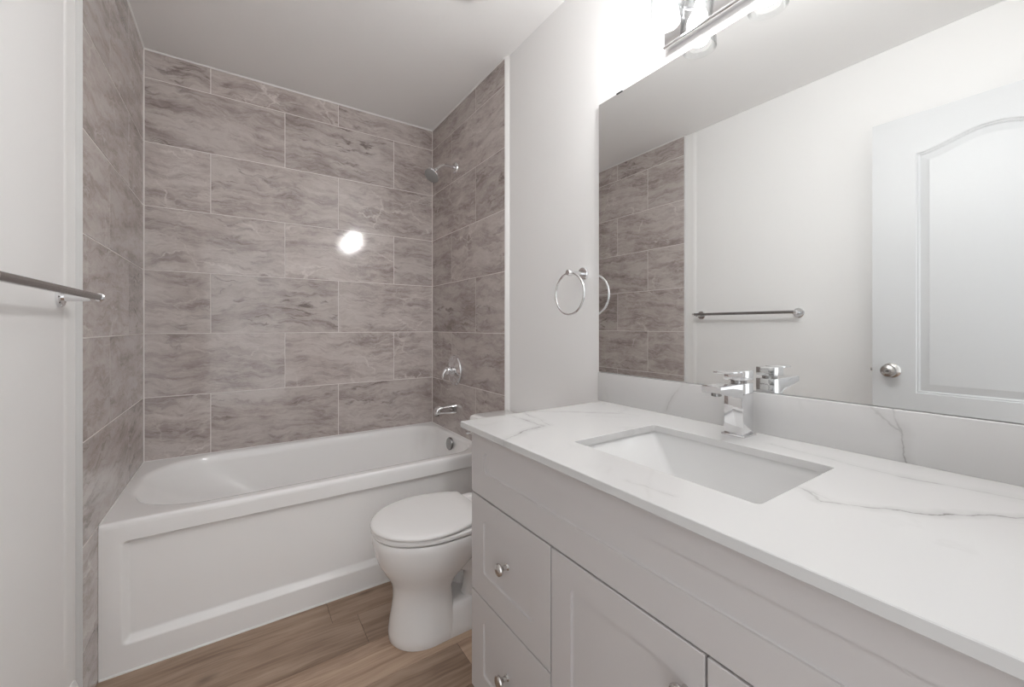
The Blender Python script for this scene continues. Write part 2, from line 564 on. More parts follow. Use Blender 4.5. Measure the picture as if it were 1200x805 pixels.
# edge trims where the tile stands proud of the painted walls
extrude_profile_z('trim_1', [(XL - 0.004, -0.980), (XL, -0.976), (XL + 0.0014, -0.945), (XL + 0.0030, -0.918), (XL + 0.0045, -0.9035),
                             (XL + 0.0040, -0.9000), (XL + 0.0040, -0.8955), (XL - 0.004, -0.8955)], 0, CEIL, M_TRIM, 60)
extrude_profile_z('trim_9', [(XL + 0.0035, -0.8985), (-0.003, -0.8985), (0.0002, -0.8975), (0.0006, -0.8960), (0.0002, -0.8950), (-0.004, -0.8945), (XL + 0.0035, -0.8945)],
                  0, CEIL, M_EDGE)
extrude_profile_z('trim_2', [(XR_TILE - 0.0006, -0.889), (XR_TILE - 0.001, -0.893), (XR_TILE + 0.001, -0.898), (XR - 0.006, -0.902),
                             (XR - 0.004, -0.910), (XR, -0.914), (XR + 0.004, -0.914), (XR + 0.004, -0.889)], 0, CEIL, M_TRIM)

def bead(name, p0, p1, r, mat=M_TRIM):
    bm = bmesh.new()
    tube(bm, [p0, p1], r, 8)
    return tag(finish(name, bm, mat, None, 60), kind='structure')
bead('trim_3', (0.001, -0.001, TUB_Z), (0.001, -0.001, CEIL), 0.0035, M_GROUT)
bead('trim_4', (XR_TILE - 0.001, -0.001, TUB_Z), (XR_TILE - 0.001, -0.001, CEIL), 0.0028, M_GROUT)
bead('trim_5', (0.0, -0.001, CEIL - 0.001), (XR_TILE, -0.001, CEIL - 0.001), 0.005)
bead('trim_6', (0.001, -0.89, CEIL - 0.001), (0.001, 0, CEIL - 0.001), 0.005)
bead('trim_7', (XR_TILE - 0.001, -0.885, CEIL - 0.001), (XR_TILE - 0.001, 0, CEIL - 0.001), 0.005)

bead('trim_10', (0.001, YF + 0.006, TUB_Z - 0.001), (0.001, -0.001, TUB_Z - 0.001), 0.0032)
bead('trim_11', (0.001, -0.001, TUB_Z - 0.001), (XR_TILE - 0.001, -0.001, TUB_Z - 0.001), 0.0032)
bead('trim_12', (XR_TILE - 0.001, -0.001, TUB_Z - 0.001), (XR_TILE - 0.001, YF + 0.006, TUB_Z - 0.001), 0.0032)

def baseboard(name, x_wall, sgn, y0, y1):
    bm = bmesh.new()
    t, h = 0.013, 0.135
    pr = [(0, 0), (t, 0), (t, h - 0.030), (t - 0.003, h - 0.018), (t - 0.007, h - 0.006), (t - 0.009, h), (0, h)]
    loft(bm, [[(x_wall + sgn * a, y, b) for a, b in pr] for y in (y0, y1)], True, True)
    return tag(finish(name, bm, M_TRIM, None, 50), kind='structure')
baseboard('baseboard_left', XL, 1, Y_ENTRY, -0.905)
baseboard('baseboard_right', XR, -1, -1.555, -0.917)

# ------------------------------------------------------------------ bathtub
tub = empty('bathtub', (XR_TILE / 2, -0.37, 0), 'white alcove bathtub with a recessed panel apron along the grey tiled walls', 'bathtub')

def tub_basin():
    bm = bmesh.new()
    NC = 16
    x0, x1, y0, y1 = 0.0006, XR_TILE - 0.0006, YF, -0.0006
    def R(a0, a1, b0, b1, rl, rr, z):
        return [(a, b, z) for a, b in rrect(a0, a1, b0, b1, 0, NC, (rr, rl, rl, rr))]
    loops = []
    loops.append(R(x0, x1, y0, y1, 0.001, 0.001, TUB_Z - 0.02))
    loops.append(R(x0, x1, y0 + 0.0005, y1, 0.001, 0.001, TUB_Z - 0.012))
    loops.append(R(x0, x1, y0 + 0.0022, y1, 0.002, 0.002, TUB_Z - 0.0042))
    loops.append(R(x0, x1, y0 + 0.0055, y1, 0.002, 0.002, TUB_Z - 0.0012))
    loops.append(R(x0, x1, y0 + 0.0095, y1, 0.003, 0.003, TUB_Z))
    loops.append(R(x0 + 0.001, x1 - 0.001, y0 + 0.014, y1 - 0.001, 0.004, 0.004, TUB_Z))
    # rim opening and rolled lip
    rx0, rx1, ry0, ry1 = 0.033, 1.412, -0.692, -0.036
    loops.append(R(rx0 - 0.012, rx1 + 0.010, ry0 - 0.012, ry1 + 0.012, 0.275, 0.15, TUB_Z))
    loops.append(R(rx0, rx1, ry0, ry1, 0.265, 0.14, TUB_Z - 0.002))
    loops.append(R(rx0 + 0.010, rx1 - 0.007, ry0 + 0.007, ry1 - 0.007, 0.258, 0.135, TUB_Z - 0.010))
    bx0, bx1, by0, by1 = 0.44, 1.330, -0.600, -0.130
    for k in range(1, 13):
        s = k / 12
        z = (TUB_Z - 0.010) + (0.115 - (TUB_Z - 0.010)) * s
        ease = s ** 1.0
        bow = 0.5 - 0.5 * cos(pi * min(1, s))          # backrest curve
        e2 = s ** 1.5
        a0 = rx0 + 0.010 + (bx0 - rx0 - 0.010) * (0.35 * ease + 0.65 * bow)
        a1 = rx1 - 0.007 + (bx1 - rx1 + 0.007) * e2
        b0 = ry0 + 0.007 + (by0 - ry0 - 0.007) * e2
        b1 = ry1 - 0.007 + (by1 - ry1 + 0.007) * e2
        loops.append(R(a0, a1, b0, b1, 0.258 - 0.08 * s, 0.135 - 0.03 * s, z))
    loops.append(R(bx0 + 0.02, bx1 - 0.02, by0 + 0.02, by1 - 0.02, 0.165, 0.09, 0.098))
    loops.append(R(bx0 + 0.06, bx1 - 0.06, by0 + 0.06, by1 - 0.06, 0.12, 0.06, 0.090))
    loft(bm, loops, False, True)
    return finish('basin', bm, M_ACRYL, tub, 50)
tub_basin()

def tub_apron():
    bm = bmesh.new()
    n = 4
    x0, x1, z0, z1 = 0.0006, XR_TILE - 0.0006, 0.002, TUB_Z - 0.019
    def R(a0, a1, b0, b1, r, y):
        return [(a, y, b) for a, b in rrect(a0, a1, b0, b1, r, n)]
    rx0, rx1, rz0, rz1 = 0.058, 1.388, 0.092, 0.428
    loops = [R(x0, x1, z0, z1, 0.0005, YF + 0.05),
             R(x0, x1, z0, z1, 0.0005, YF),
             R(x0 + 0.003, x1 - 0.003, z0 + 0.003, z1 - 0.002, 0.001, YF),
             R(rx0 - 0.006, rx1 + 0.006, rz0 - 0.006, rz1 + 0.0035, 0.016, YF),
             R(rx0 - 0.003, rx1 + 0.003, rz0 - 0.003, rz1 + 0.002, 0.015, YF + 0.0002),
             R(rx0, rx1, rz0, rz1, 0.013, YF + 0.0025),
             R(rx0 + 0.011, rx1 - 0.011, rz0 + 0.015, rz1 - 0.003, 0.009, YF + 0.0175),
             R(rx0 + 0.015, rx1 - 0.015, rz0 + 0.020, rz1 - 0.006, 0.006, YF + 0.0198),
             R(rx0 + 0.018, rx1 - 0.018, rz0 + 0.024, rz1 - 0.009, 0.006, YF + 0.020)]
    loft(bm, loops, True, True)
    return finish('apron', bm, M_ACRYL, tub, 40)
tub_apron()
bm = bmesh.new()
lathe(bm, (1.3915, -0.385, 0.452), (-1, 0, 0.10), [(0.0, -0.004), (0.036, -0.004), (0.036, 0.004), (0.033, 0.008), (0.012, 0.011), (0.0, 0.011)], 32)
tag(finish('overflow_plate', bm, M_DCHROME, tub, 40), 'round chrome overflow plate')
bm = bmesh.new()
lathe(bm, (1.20, -0.365, 0.091), (0, 0, 1), [(0.0, -0.004), (0.036, -0.004), (0.036, 0.002), (0.030, 0.005), (0.0, 0.004)], 28)
tag(finish('drain', bm, M_CHROME, tub, 40), 'chrome drain')
bead('trim_8', (0.002, YF - 0.001, 0.001), (XR_TILE, YF - 0.001, 0.001), 0.0045)

# ------------------------------------------------------------------ shower fittings (plumbing wall)
PY = -0.345
sh = empty('overhead_shower', (XR_TILE, PY, 2.08), 'small chrome shower head on a curved arm high on the tiled wall', 'shower head')
bm = bmesh.new()
lathe(bm, (XR_TILE, PY, 2.08), (-1, 0, 0), [(0.0, 0.0), (0.033, 0.0), (0.032, 0.004), (0.020, 0.010), (0.012, 0.012), (0, 0.012)], 28)
finish('flange', bm, M_CHROME, sh, 40)
bm = bmesh.new()
tube(bm, bez((XR_TILE - 0.004, PY, 2.08), (XR_TILE - 0.06, PY, 2.088), (XR_TILE - 0.09, PY, 2.08), (XR_TILE - 0.122, PY, 2.040), 14), 0.0095, 14)
finish('shower_arm', bm, M_CHROME, sh, 50)
bm = bmesh.new()
hd = Vector((-0.62, -0.22, -0.75))
lathe(bm, (XR_TILE - 0.118, PY, 2.044), hd, [(0, -0.004), (0.013, -0.002), (0.015, 0.010), (0.012, 0.016), (0.016, 0.022), (0.026, 0.032), (0.043, 0.046),
                                            (0.047, 0.052), (0.047, 0.060), (0.044, 0.063)], 32)
head = finish('head', bm, M_CHROME, sh, 40)
bm = bmesh.new()
lathe(bm, (XR_TILE - 0.118, PY, 2.044), hd, [(0.0445, 0.0625), (0.041, 0.0645), (0.022, 0.0655), (0.0, 0.066)], 32)
s_, u_, d_ = frame_of(hd)
for ring, cnt in ((0.010, 6), (0.020, 12), (0.030, 18)):
    for i in range(cnt):
        c = Vector((XR_TILE - 0.118, PY, 2.044)) + d_ * 0.0645 + (s_ * cos(2 * pi * i / cnt) + u_ * sin(2 * pi * i / cnt)) * ring
        lathe(bm, c, d_, [(0.0016, 0), (0.0012, 0.0025), (0, 0.0027)], 6)
tag(finish('spray_face', bm, plain('spray_grey', (0.30, 0.295, 0.29, 1), 0.35), head, 40), 'grey nozzle face')

vz = 0.873
va = empty('shower_valve', (XR_TILE, PY, vz), 'round chrome shower valve with lever handle on the tiled wall above the tub spout', 'shower valve')
bm = bmesh.new()
lathe(bm, (XR_TILE, PY, vz), (-1, 0, 0), [(0, 0), (0.089, 0.0), (0.0895, 0.006), (0.086, 0.012), (0.078, 0.0145), (0.073, 0.0125), (0.060, 0.015), (0.040, 0.021), (0.030, 0.023), (0.0, 0.023)], 56)
finish('escutcheon', bm, M_CHROME, va, 30)
bm = bmesh.new()
lathe(bm, (XR_TILE - 0.020, PY, vz), (-1, 0, 0), [(0, 0), (0.022, 0), (0.021, 0.014), (0.025, 0.018), (0.025, 0.034), (0.019, 0.042), (0.0, 0.045)], 28)
pts = bez((XR_TILE - 0.050, PY, vz + 0.002), (XR_TILE - 0.068, PY, vz + 0.006), (XR_TILE - 0.078, PY, vz - 0.014), (XR_TILE - 0.080, PY, vz - 0.050), 10)
tube(bm, pts, [0.015, 0.0145, 0.014, 0.0135, 0.013, 0.012, 0.0115, 0.011, 0.010, 0.009, 0.0075], 14)
finish('handle', bm, M_CHROME, va, 45)

sz = 0.648
sp = empty('tub_spout', (XR_TILE, PY - 0.012, sz), 'chrome tub spout low on the tiled wall over the bathtub', 'tub spout')
bm = bmesh.new()
prof = []
for (dx, zt, zb, hw) in ((0.0, 0.028, -0.028, 0.028), (0.010, 0.0295, -0.0295, 0.0295), (0.016, 0.027, -0.027, 0.027), (0.08, 0.024, -0.022, 0.025),
                         (0.112, 0.021, -0.022, 0.023), (0.130, 0.013, -0.028, 0.021), (0.137, 0.002, -0.030, 0.016)):
    prof.append([(XR_TILE - dx, PY - 0.012 + a, sz + b) for a, b in rrect(-hw, hw, zb, zt, min(0.012, hw * 0.7, (zt - zb) * 0.4), 5)])
loft(bm, prof, True, True)
spo = finish('spout_body', bm, M_CHROME, sp, 45)
bm = bmesh.new()
lathe(bm, (XR_TILE - 0.123, PY - 0.012, sz - 0.026), (0, 0, -1), [(0, 0), (0.013, 0), (0.013, 0.006), (0.010, 0.007), (0, 0.005)], 20)
finish('outlet', bm, M_DCHROME, spo, 40)

# ------------------------------------------------------------------ towel ring on the right wall
ry, rz = -1.4228, 1.331
tr_ = empty('towel_ring', (XR, ry, rz), 'chrome towel ring hanging on the white wall left of the mirror', 'towel ring')
bm = bmesh.new()
lathe(bm, (XR, ry, rz), (-1, 0, 0), [(0, 0), (0.026, 0), (0.026, 0.006), (0.023, 0.009), (0.0, 0.0095)], 32)
finish('flange', bm, M_CHROME, tr_, 35)
bm = bmesh.new()
lathe(bm, (XR - 0.008, ry, rz), (-1, 0, 0), [(0, 0), (0.0085, 0), (0.0085, 0.050), (0.0105, 0.052), (0.0125, 0.056), (0.0125, 0.070), (0.010, 0.074), (0, 0.074)], 24)
finish('post', bm, M_CHROME, tr_, 35)
bm = bmesh.new()
RR = 0.077
tube(bm, [(XR - 0.069, ry + 0.003 + RR * sin(2 * pi * i / 56), rz - RR + RR * cos(2 * pi * i / 56)) for i in range(56)], 0.0042, 12, closed=True)
finish('ring', bm, M_CHROME, tr_, 60)

# ------------------------------------------------------------------ towel bar on the left wall
ba = empty('towel_bar', (XL, -1.29, 1.208), 'straight chrome towel bar on the white left wall', 'towel bar')
by0, by1, bz, bx = -1.576, -1.012, 1.212, 0.055
bm = bmesh.new()
tube(bm, [(bx, by0 - 0.010, bz), (bx, by1 + 0.010, bz)], 0.0085, 18)
finish('bar', bm, M_DCHROME, ba, 40)
for yy in (by1, by0):
    sg = 1 if yy == by1 else -1
    bm = bmesh.new()
    lathe(bm, (XL, yy, bz - 0.003), (1, 0, 0), [(0, 0), (0.027, 0), (0.027, 0.006), (0.024, 0.009), (0.011, 0.0095), (0.0105, 0.060), (0.0, 0.060)], 30)
    fl_ = finish('post', bm, M_CHROME, ba, 35)
    bm = bmesh.new()
    lathe(bm, (bx, yy + sg * 0.006, bz), (0, sg, 0), [(0, 0), (0.0095, 0), (0.0095, 0.007), (0.0112, 0.008), (0.0112, 0.011), (0, 0.0115)], 22)
    finish('end_cap', bm, M_CHROME, fl_, 35)

# ------------------------------------------------------------------ mirror
mi = empty('mirror', (XR, -2.05, 0.968), 'large frameless rectangular wall mirror above the vanity backsplash', 'mirror')
bm = bmesh.new()
MY0, MY1, MZ0, MZ1 = -2.595, -1.5066, 0.9695, 1.932
add_box(bm, MIRROR_X, XR, MY0, MY1, MZ0, MZ1, 0.0008, 1)
finish('mirror_glass', bm, M_MIRROR, mi, 20)
for cy in (-1.603, -2.45):
    bm = bmesh.new()
    add_box(bm, MIRROR_X - 0.0025, XR, cy - 0.013, cy + 0.013, MZ1 - 0.003, MZ1 + 0.0015, 0.0008, 1)
    tag(finish('mirror_clip', bm, M_RUBBER, mi, 30), 'small dark mirror clip')

# ------------------------------------------------------------------ vanity light
LY = (-1.845, -2.037, -2.229)
LX = 1.372
LZ = 1.972
vl = empty('vanity_light', (XR, -2.037, 2.03), 'chrome bar vanity light with three clear glass shades on the wall above the mirror', 'wall light')
bm = bmesh.new()
add_box(bm, XR - 0.022, XR, -2.285, -1.789, 1.968, 2.092, 0.003, 2)
finish('backplate', bm, M_CHROME, vl, 35)
bm = bmesh.new()
tube(bm, [(XR - 0.022, -2.285, 1.970), (XR - 0.022, -1.789, 1.970)], 0.0055, 12)
finish('edge_rail', bm, M_CHROME, vl, 50)
for y in LY:
    bm = bmesh.new()
    tube(bm, bez((XR - 0.020, y, 2.060), (XR - 0.055, y, 2.060), (LX, y, 2.075), (LX, y, 2.118), 10), 0.006, 12)
    finish('lamp_arm', bm, M_CHROME, vl, 50)
    bm = bmesh.new()
    lathe(bm, (LX, y, 2.160), (0, 0, -1), [(0, 0), (0.012, 0), (0.020, 0.010), (0.021, 0.050), (0.017, 0.052), (0, 0.052)], 24)
    finish('socket', bm, M_CHROME, vl, 40)
    bm = bmesh.new()
    r = 0.046
    lathe(bm, (LX, y, LZ), (0, 0, 1), [(r, 0), (r + 0.0012, 0.001), (r, 0.0025), (r, 0.150), (r - 0.006, 0.165), (0.022, 0.172), (0.022, 0.169), (r - 0.008, 0.162),
                                       (r - 0.003, 0.149), (r - 0.003, 0.0025), (r - 0.0015, 0.0005), (r, 0)], 40)
    tag(finish('glass_shade', bm, M_GLASS, vl, 40), 'clear glass cylinder shade')
    bm = bmesh.new()
    lathe(bm, (LX, y, 1.986), (0, 0, 1), [(0, 0), (0.012, 0.0012), (0.021, 0.0062), (0.027, 0.0150), (0.0295, 0.027), (0.028, 0.042), (0.022, 0.062), (0.0155, 0.080), (0.0135, 0.100), (0.0135, 0.124), (0, 0.124)], 28)
    tag(finish('bulb', bm, M_BULB, vl, 60), 'lit frosted bulb')

# ------------------------------------------------------------------ vanity cabinet
XF = 0.905                       # face of drawers and doors
CY1, CY0 = -1.560, -2.572        # left and right sides
CZ0, CZ1 = 0.120, ZC - 0.0165
cab = empty('vanity_cabinet', (1.18, -2.066, 0), 'light grey vanity cabinet with recessed panel drawers and doors under the white counter', 'cabinet')
# carcass: open box so the sink can hang inside
bm = bmesh.new()
t_ = 0.016
add_box(bm, XF + 0.019, XR - 0.004, CY1 - t_, CY1, CZ0, CZ1)
add_box(bm, XF + 0.019, XR - 0.004, CY0, CY0 + t_, CZ0, CZ1)
add_box(bm, XF + 0.019, XR - 0.004, CY0 + t_, CY1 - t_, CZ0, CZ0 + t_)
add_box(bm, XR - 0.012, XR - 0.004, CY0 + t_, CY1 - t_, CZ0 + t_, CZ1)
add_box(bm, XF + 0.020, XF + 0.034, CY0 + t_, CY1 - t_, 0.655, 0.705)
add_box(bm, XF + 0.020, XF + 0.034, -1.920, -1.884, CZ0 + t_, 0.655)
finish('carcass', bm, M_CAB, cab, 0)
bm = bmesh.new()
add_box(bm, XF + 0.075, XR - 0.004, CY0 + 0.004, CY1 - 0.004, 0.0, CZ0)
finish('toe_kick', bm, M_CAB, cab, 0)

def panel_front(name, y0, y1, z0, z1, ry0, ry1, rz0, rz1):
    """slab front facing -x with a routed recess"""
    bm = bmesh.new()
    n = 5
    def R(a0, a1, b0, b1, r, x):
        return [(x, a, b) for a, b in rrect(a0, a1, b0, b1, r, n)]
    loops = [R(y0, y1, z0, z1, 0.0008, XF + 0.019), R(y0, y1, z0, z1, 0.0008, XF + 0.0012), R(y0 + 0.001, y1 - 0.001, z0 + 0.001, z1 - 0.001, 0.001, XF),
             R(ry0, ry1, rz0, rz1, 0.008, XF), R(ry0 + 0.0004, ry1 - 0.0004, rz0 + 0.0004, rz1 - 0.0004, 0.0078, XF + 0.0034),
             R(ry0 + 0.0022, ry1 - 0.0022, rz0 + 0.0022, rz1 - 0.0022, 0.006, XF + 0.0046)]
    loft(bm, loops, True, True)
    return finish(name, bm, M_CAB, cab, 25)

def knob(y, z, parent):
    bm = bmesh.new()
    lathe(bm, (XF + 0.006, y, z), (-1, 0, 0), [(0, 0), (0.0085, 0), (0.0085, 0.002), (0.006, 0.005), (0.0055, 0.014), (0.009, 0.019), (0.0140, 0.022), (0.0150, 0.0255),
                                            (0.0135, 0.029), (0.008, 0.0315), (0, 0.032)], 28)
    return tag(finish('knob', bm, M_NICKEL, parent, 35), 'round brushed nickel knob')

g = 0.0021
panel_front('false_front', CY0, CY1, 0.680 + g, CZ1 - 0.002, CY0 + 0.068, CY1 - 0.068, 0.748, 0.801)
d1 = panel_front('drawer', -1.9015 + g, CY1, 0.4155 + g, 0.680 - g, -1.838, -1.624, 0.483, 0.622)
knob(-1.731, 0.5520, d1)
d2 = panel_front('drawer', -1.9015 + g, CY1, CZ0 + 0.030, 0.4155 - g, -1.838, -1.624, 0.214, 0.357)
knob(-1.731, 0.2850, d2)
o1 = panel_front('door', -2.2366 + g, -1.9015 - g, CZ0 + 0.030, 0.680 - g, -2.178, -1.962, 0.210, 0.625)
knob(-2.207, 0.612, o1)
o2 = panel_front('door', CY0, -2.2366 - g, CZ0 + 0.030, 0.680 - g, CY0 + 0.060, -2.296, 0.210, 0.625)
knob(-2.266, 0.612, o2)

# ------------------------------------------------------------------ countertop, backsplash, sink
SX0, SX1, SY0, SY1 = 1.008, 1.296, -2.258, -1.858
CX0, CX1, CYR, CYL = 0.883, XR, -2.597, -1.535
bm = bmesh.new()
nC = 6
def CR(a0, a1, b0, b1, r, z): return [(a, b, z) for a, b in rrect(a0, a1, b0, b1, r, nC)]
zt, zb = ZC, ZC - 0.0165
loops = [CR(SX0, SX1, SY0, SY1, 0.009, zb), CR(SX0, SX1, SY0, SY1, 0.009, zt - 0.001), CR(SX0 - 0.001, SX1 + 0.001, SY0 - 0.001, SY1 + 0.001, 0.010, zt),
         CR(CX0 + 0.0012, CX1, CYR + 0.0012, CYL - 0.0012, 0.001, zt), CR(CX0, CX1, CYR, CYL, 0.001, zt - 0.0012),
         CR(CX0, CX1, CYR, CYL, 0.001, zb + 0.001), CR(CX0 + 0.001, CX1, CYR + 0.001, CYL - 0.001, 0.001, zb), CR(SX0, SX1, SY0, SY1, 0.009, zb)]
loft(bm, loops)
bmesh.ops.remove_doubles(bm, verts=bm.verts, dist=1e-6)
ct = finish('countertop', bm, M_QUARTZ, None, 30)
tag(ct, 'white veined quartz countertop slab on the grey vanity', 'countertop')
bs = box('backsplash', M_QUARTZ_V, 1.438, XR, CYR, -1.515, ZC, 0.9685, 0.0008)
tag(bs, 'low white quartz backsplash strip standing on the counter below the mirror', 'backsplash')

sk = empty('undermount_sink', (1.152, -2.058, 0.72), 'rectangular white undermount basin set in the quartz counter', 'sink')
bm = bmesh.new()
e = 0.006
top = zb - 0.0005
loops = [CR(SX0 - 0.03, SX1 + 0.03, SY0 - 0.03, SY1 + 0.03, 0.03, top - 0.008), CR(SX0 - 0.03, SX1 + 0.03, SY0 - 0.03, SY1 + 0.03, 0.03, top),
         CR(SX0 - e, SX1 + e, SY0 - e, SY1 + e, 0.014, top), CR(SX0 - e + 0.002, SX1 + e - 0.002, SY0 - e + 0.002, SY1 + e - 0.002, 0.014, top - 0.004)]
for k in range(1, 8):
    s = k / 7
    loops.append(CR(SX0 - e + 0.002 + 0.055 * s, SX1 + e - 0.002 - 0.020 * s, SY0 - e + 0.002 + 0.075 * s, SY1 + e - 0.002 - 0.075 * s, 0.014 + 0.008 * s, top - 0.004 - 0.118 * s))
loops.append(CR(SX0 + 0.070, SX1 - 0.036, SY0 + 0.090, SY1 - 0.090, 0.02, top - 0.131))
loops.append(CR(1.14, 1.20, -2.09, -2.03, 0.02, top - 0.136))
loft(bm, loops, False, True)
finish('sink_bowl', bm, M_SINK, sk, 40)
bm = bmesh.new()
lathe(bm, (1.17, -2.06, top - 0.137), (0, 0, 1), [(0, 0.001), (0.022, 0.001), (0.022, 0.004), (0.018, 0.005), (0.013, 0.008), (0, 0.009)], 24)
tag(finish('sink_drain', bm, M_CHROME, sk, 40), 'chrome drain')

# ------------------------------------------------------------------ faucet
fx, fy = 1.374, -2.042
fa = empty('faucet', (fx, fy, ZC), 'square chrome single-lever faucet on the counter behind the sink', 'faucet')
box('base_plate', M_CHROME, fx - 0.030, fx + 0.030, fy - 0.0275, fy + 0.0275, ZC, ZC + 0.007, 0.0012, fa)
box('faucet_body', M_CHROME, fx - 0.025, fx + 0.025, fy - 0.0225, fy + 0.0225, ZC + 0.007, ZC + 0.128, 0.0012, fa)
bm = bmesh.new()
loops = []
for (x, zb_) in ((fx - 0.0245, ZC + 0.094), (fx - 0.117, ZC + 0.1128), (fx - 0.120, ZC + 0.1138)):
    loops.append([(x, fy + a, b) for a, b in rrect(-0.0220, 0.0220, zb_, ZC + 0.1278 - (0.001 if x < fx - 0.118 else 0), 0.0012, 2)])
loft(bm, loops, True, True)
spf = finish('spout', bm, M_CHROME, fa, 30)
bm = bmesh.new()
lathe(bm, (fx - 0.098, fy, ZC + 0.112), (0, 0, -1), [(0, 0), (0.011, 0), (0.011, 0.007), (0.009, 0.008), (0, 0.006)], 20)
finish('aerator', bm, M_DCHROME, spf, 40)
bm = bmesh.new()
lathe(bm, (fx, fy, ZC + 0.127), (0, 0, 1), [(0, 0), (0.017, 0), (0.017, 0.009), (0, 0.009)], 24)
tag(finish('neck', bm, M_DCHROME, fa, 40), 'dark round neck')
bm = bmesh.new()
add_box(bm, fx - 0.025, fx + 0.025, fy - 0.0225, fy + 0.0225, ZC + 0.135, ZC + 0.1575, 0.0012, 2)
add_box(bm, fx - 0.078, fx - 0.020, fy - 0.0200, fy + 0.0200, ZC + 0.1535, ZC + 0.1580, 0.0010, 2)
finish('lever_handle', bm, M_CHROME, fa, 30)

# ------------------------------------------------------------------ toilet
TY = -1.095
to = empty('toilet', (1.15, TY, 0), 'white toilet with closed lid between the bathtub and the vanity', 'toilet')
def egg(xf, xb, xc, hw, z, n=48, pf=1.0, pb=0.62, y=TY):
    out = []
    for i in range(n):
        t = 2 * pi * i / n
        c, s = cos(t), sin(t)
        if c < 0:
            x = xc - (xc - xf) * abs(c) ** pf
            yy = hw * (1 if s >= 0 else -1) * abs(s) ** 0.96
        else:
            x = xc + (xb - xc) * abs(c) ** pb
            yy = hw * (1 if s >= 0 else -1) * abs(s) ** 0.85
        out.append((x, y + yy, z))
    return out
bm = bmesh.new()
RIM = 0.388
loops = [egg(0.826, 1.06, 0.95, 0.110, 0.0, pb=0.45), egg(0.821, 1.06, 0.95, 0.113, 0.006, pb=0.42), egg(0.821, 1.058, 0.95, 0.112, 0.030, pb=0.40),
         egg(0.827, 1.052, 0.95, 0.106, 0.075, pb=0.40), egg(0.833, 1.048, 0.95, 0.102, 0.105, pb=0.40), egg(0.838, 1.045, 0.95, 0.1000, 0.150, pb=0.42),
         egg(0.836, 1.045, 0.95, 0.103, 0.185, pb=0.45), egg(0.826, 1.06, 0.96, 0.114, 0.215, pb=0.5), egg(0.805, 1.09, 0.97, 0.137, 0.250, pb=0.55),
         egg(0.784, 1.13, 0.98, 0.158, 0.288, pb=0.58), egg(0.772, 1.17, 0.985, 0.170, 0.325, pb=0.58), egg(0.7655, 1.205, 0.99, 0.1755, 0.358, pb=0.55),
         egg(0.764, 1.22, 0.99, 0.177, RIM - 0.006, pb=0.5), egg(0.767, 1.218, 0.99, 0.174, RIM, pb=0.5), egg(0.83, 1.12, 0.97, 0.11, RIM, pb=0.7),
         egg(0.85, 1.10, 0.97, 0.095, RIM - 0.05, pb=0.8)]
loft(bm, loops, True, True)
# deck behind the bowl that carries the tank
vs0 = len(bm.verts)
def dk(z, hw, xa, xb_): return [(a, TY + b, z) for a, b in rrect(xa, xb_, -hw, hw, 0.03, 5)]
loft(bm, [dk(0.27, 0.07, 1.16, 1.40), dk(0.315, 0.10, 1.14, 1.43), dk(0.375, 0.125, 1.12, 1.44), dk(0.384, 0.122, 1.123, 1.438)], True, True)
# trapway bulges on both sides and the rear foot
def ft(z, hw, xb_, r): return [(a, TY + b, z) for a, b in rrect(0.93, xb_, -hw, hw, r, 6)]
loft(bm, [ft(0.0, 0.108, 1.32, 0.06), ft(0.006, 0.110, 1.322, 0.06), ft(0.030, 0.108, 1.32, 0.06), ft(0.080, 0.094, 1.30, 0.05), ft(0.098, 0.088, 1.29, 0.045), ft(0.106, 0.076, 1.27, 0.035)], True, True)
for sg in (-1, 1):
    pts = bez((0.97, TY + sg * 0.050, 0.255), (1.10, TY + sg * 0.090, 0.300), (1.16, TY + sg * 0.064, 0.22), (1.12, TY + sg * 0.040, 0.09), 12)
    tube(bm, pts, [0.046, 0.047, 0.047, 0.046, 0.045, 0.044, 0.042, 0.041, 0.040, 0.039, 0.038, 0.036, 0.034], 16)
    pts = bez((1.10, TY + sg * 0.03, 0.22), (1.22, TY + sg * 0.055, 0.27), (1.28, TY + sg * 0.055, 0.18), (1.26, TY + sg * 0.04, 0.05), 12)
    tube(bm, pts, 0.045, 16)
finish('bowl', bm, M_CERAM, to, 50)

def seat_ring(z, grow, xb=1.185):
    return egg(0.7615 - grow, xb, 0.985, 0.1775 + grow, z, n=64, pb=0.60)
bm = bmesh.new()
s0 = RIM + 0.005
def inner(z): return egg(0.845, 1.10, 0.965, 0.105, z, n=64, pb=0.9)
loops = [inner(s0), seat_ring(s0, -0.004), seat_ring(s0 + 0.004, 0.000), seat_ring(s0 + 0.012, 0.000), seat_ring(s0 + 0.0165, -0.005), inner(s0 + 0.0165), inner(s0)]
loft(bm, loops)
bmesh.ops.remove_doubles(bm, verts=bm.verts, dist=1e-6)
finish('seat', bm, M_SEAT, to, 40)

# lid: egg front, tapering to a straight back edge
def lid_outline(grow, z, n=40):
    pts = []
    xf, xw, xb = 0.758 - grow, 0.965, 1.152 + grow * 0.5
    hw, hb = 0.180 + grow, 0.118 + grow * 0.5
    N = 24
    for i in range(N + 1):                       # front half: from +y widest round to -y widest
        t = pi / 2 + pi * i / N
        pts.append((xw + (xw - xf) * cos(t), TY + hw * sin(t), z))
    for i in range(1, 11):                       # -y side back
        s = i / 11
        pts.append((xw + (xb - 0.008 - xw) * s, TY - (hw + (hb + 0.008 - hw) * s ** 1.9), z))
    pts.append((xb - 0.008, TY - hb - 0.008, z))
    pts.append((xb, TY - hb, z))
    pts.append((xb, TY, z))
    pts.append((xb, TY + hb, z))
    pts.append((xb - 0.008, TY + hb + 0.008, z))
    for i in range(10, 0, -1):
        s = i / 11
        pts.append((xw + (xb - 0.008 - xw) * s, TY + (hw + (hb + 0.008 - hw) * s ** 1.9), z))
    return pts
bm = bmesh.new()
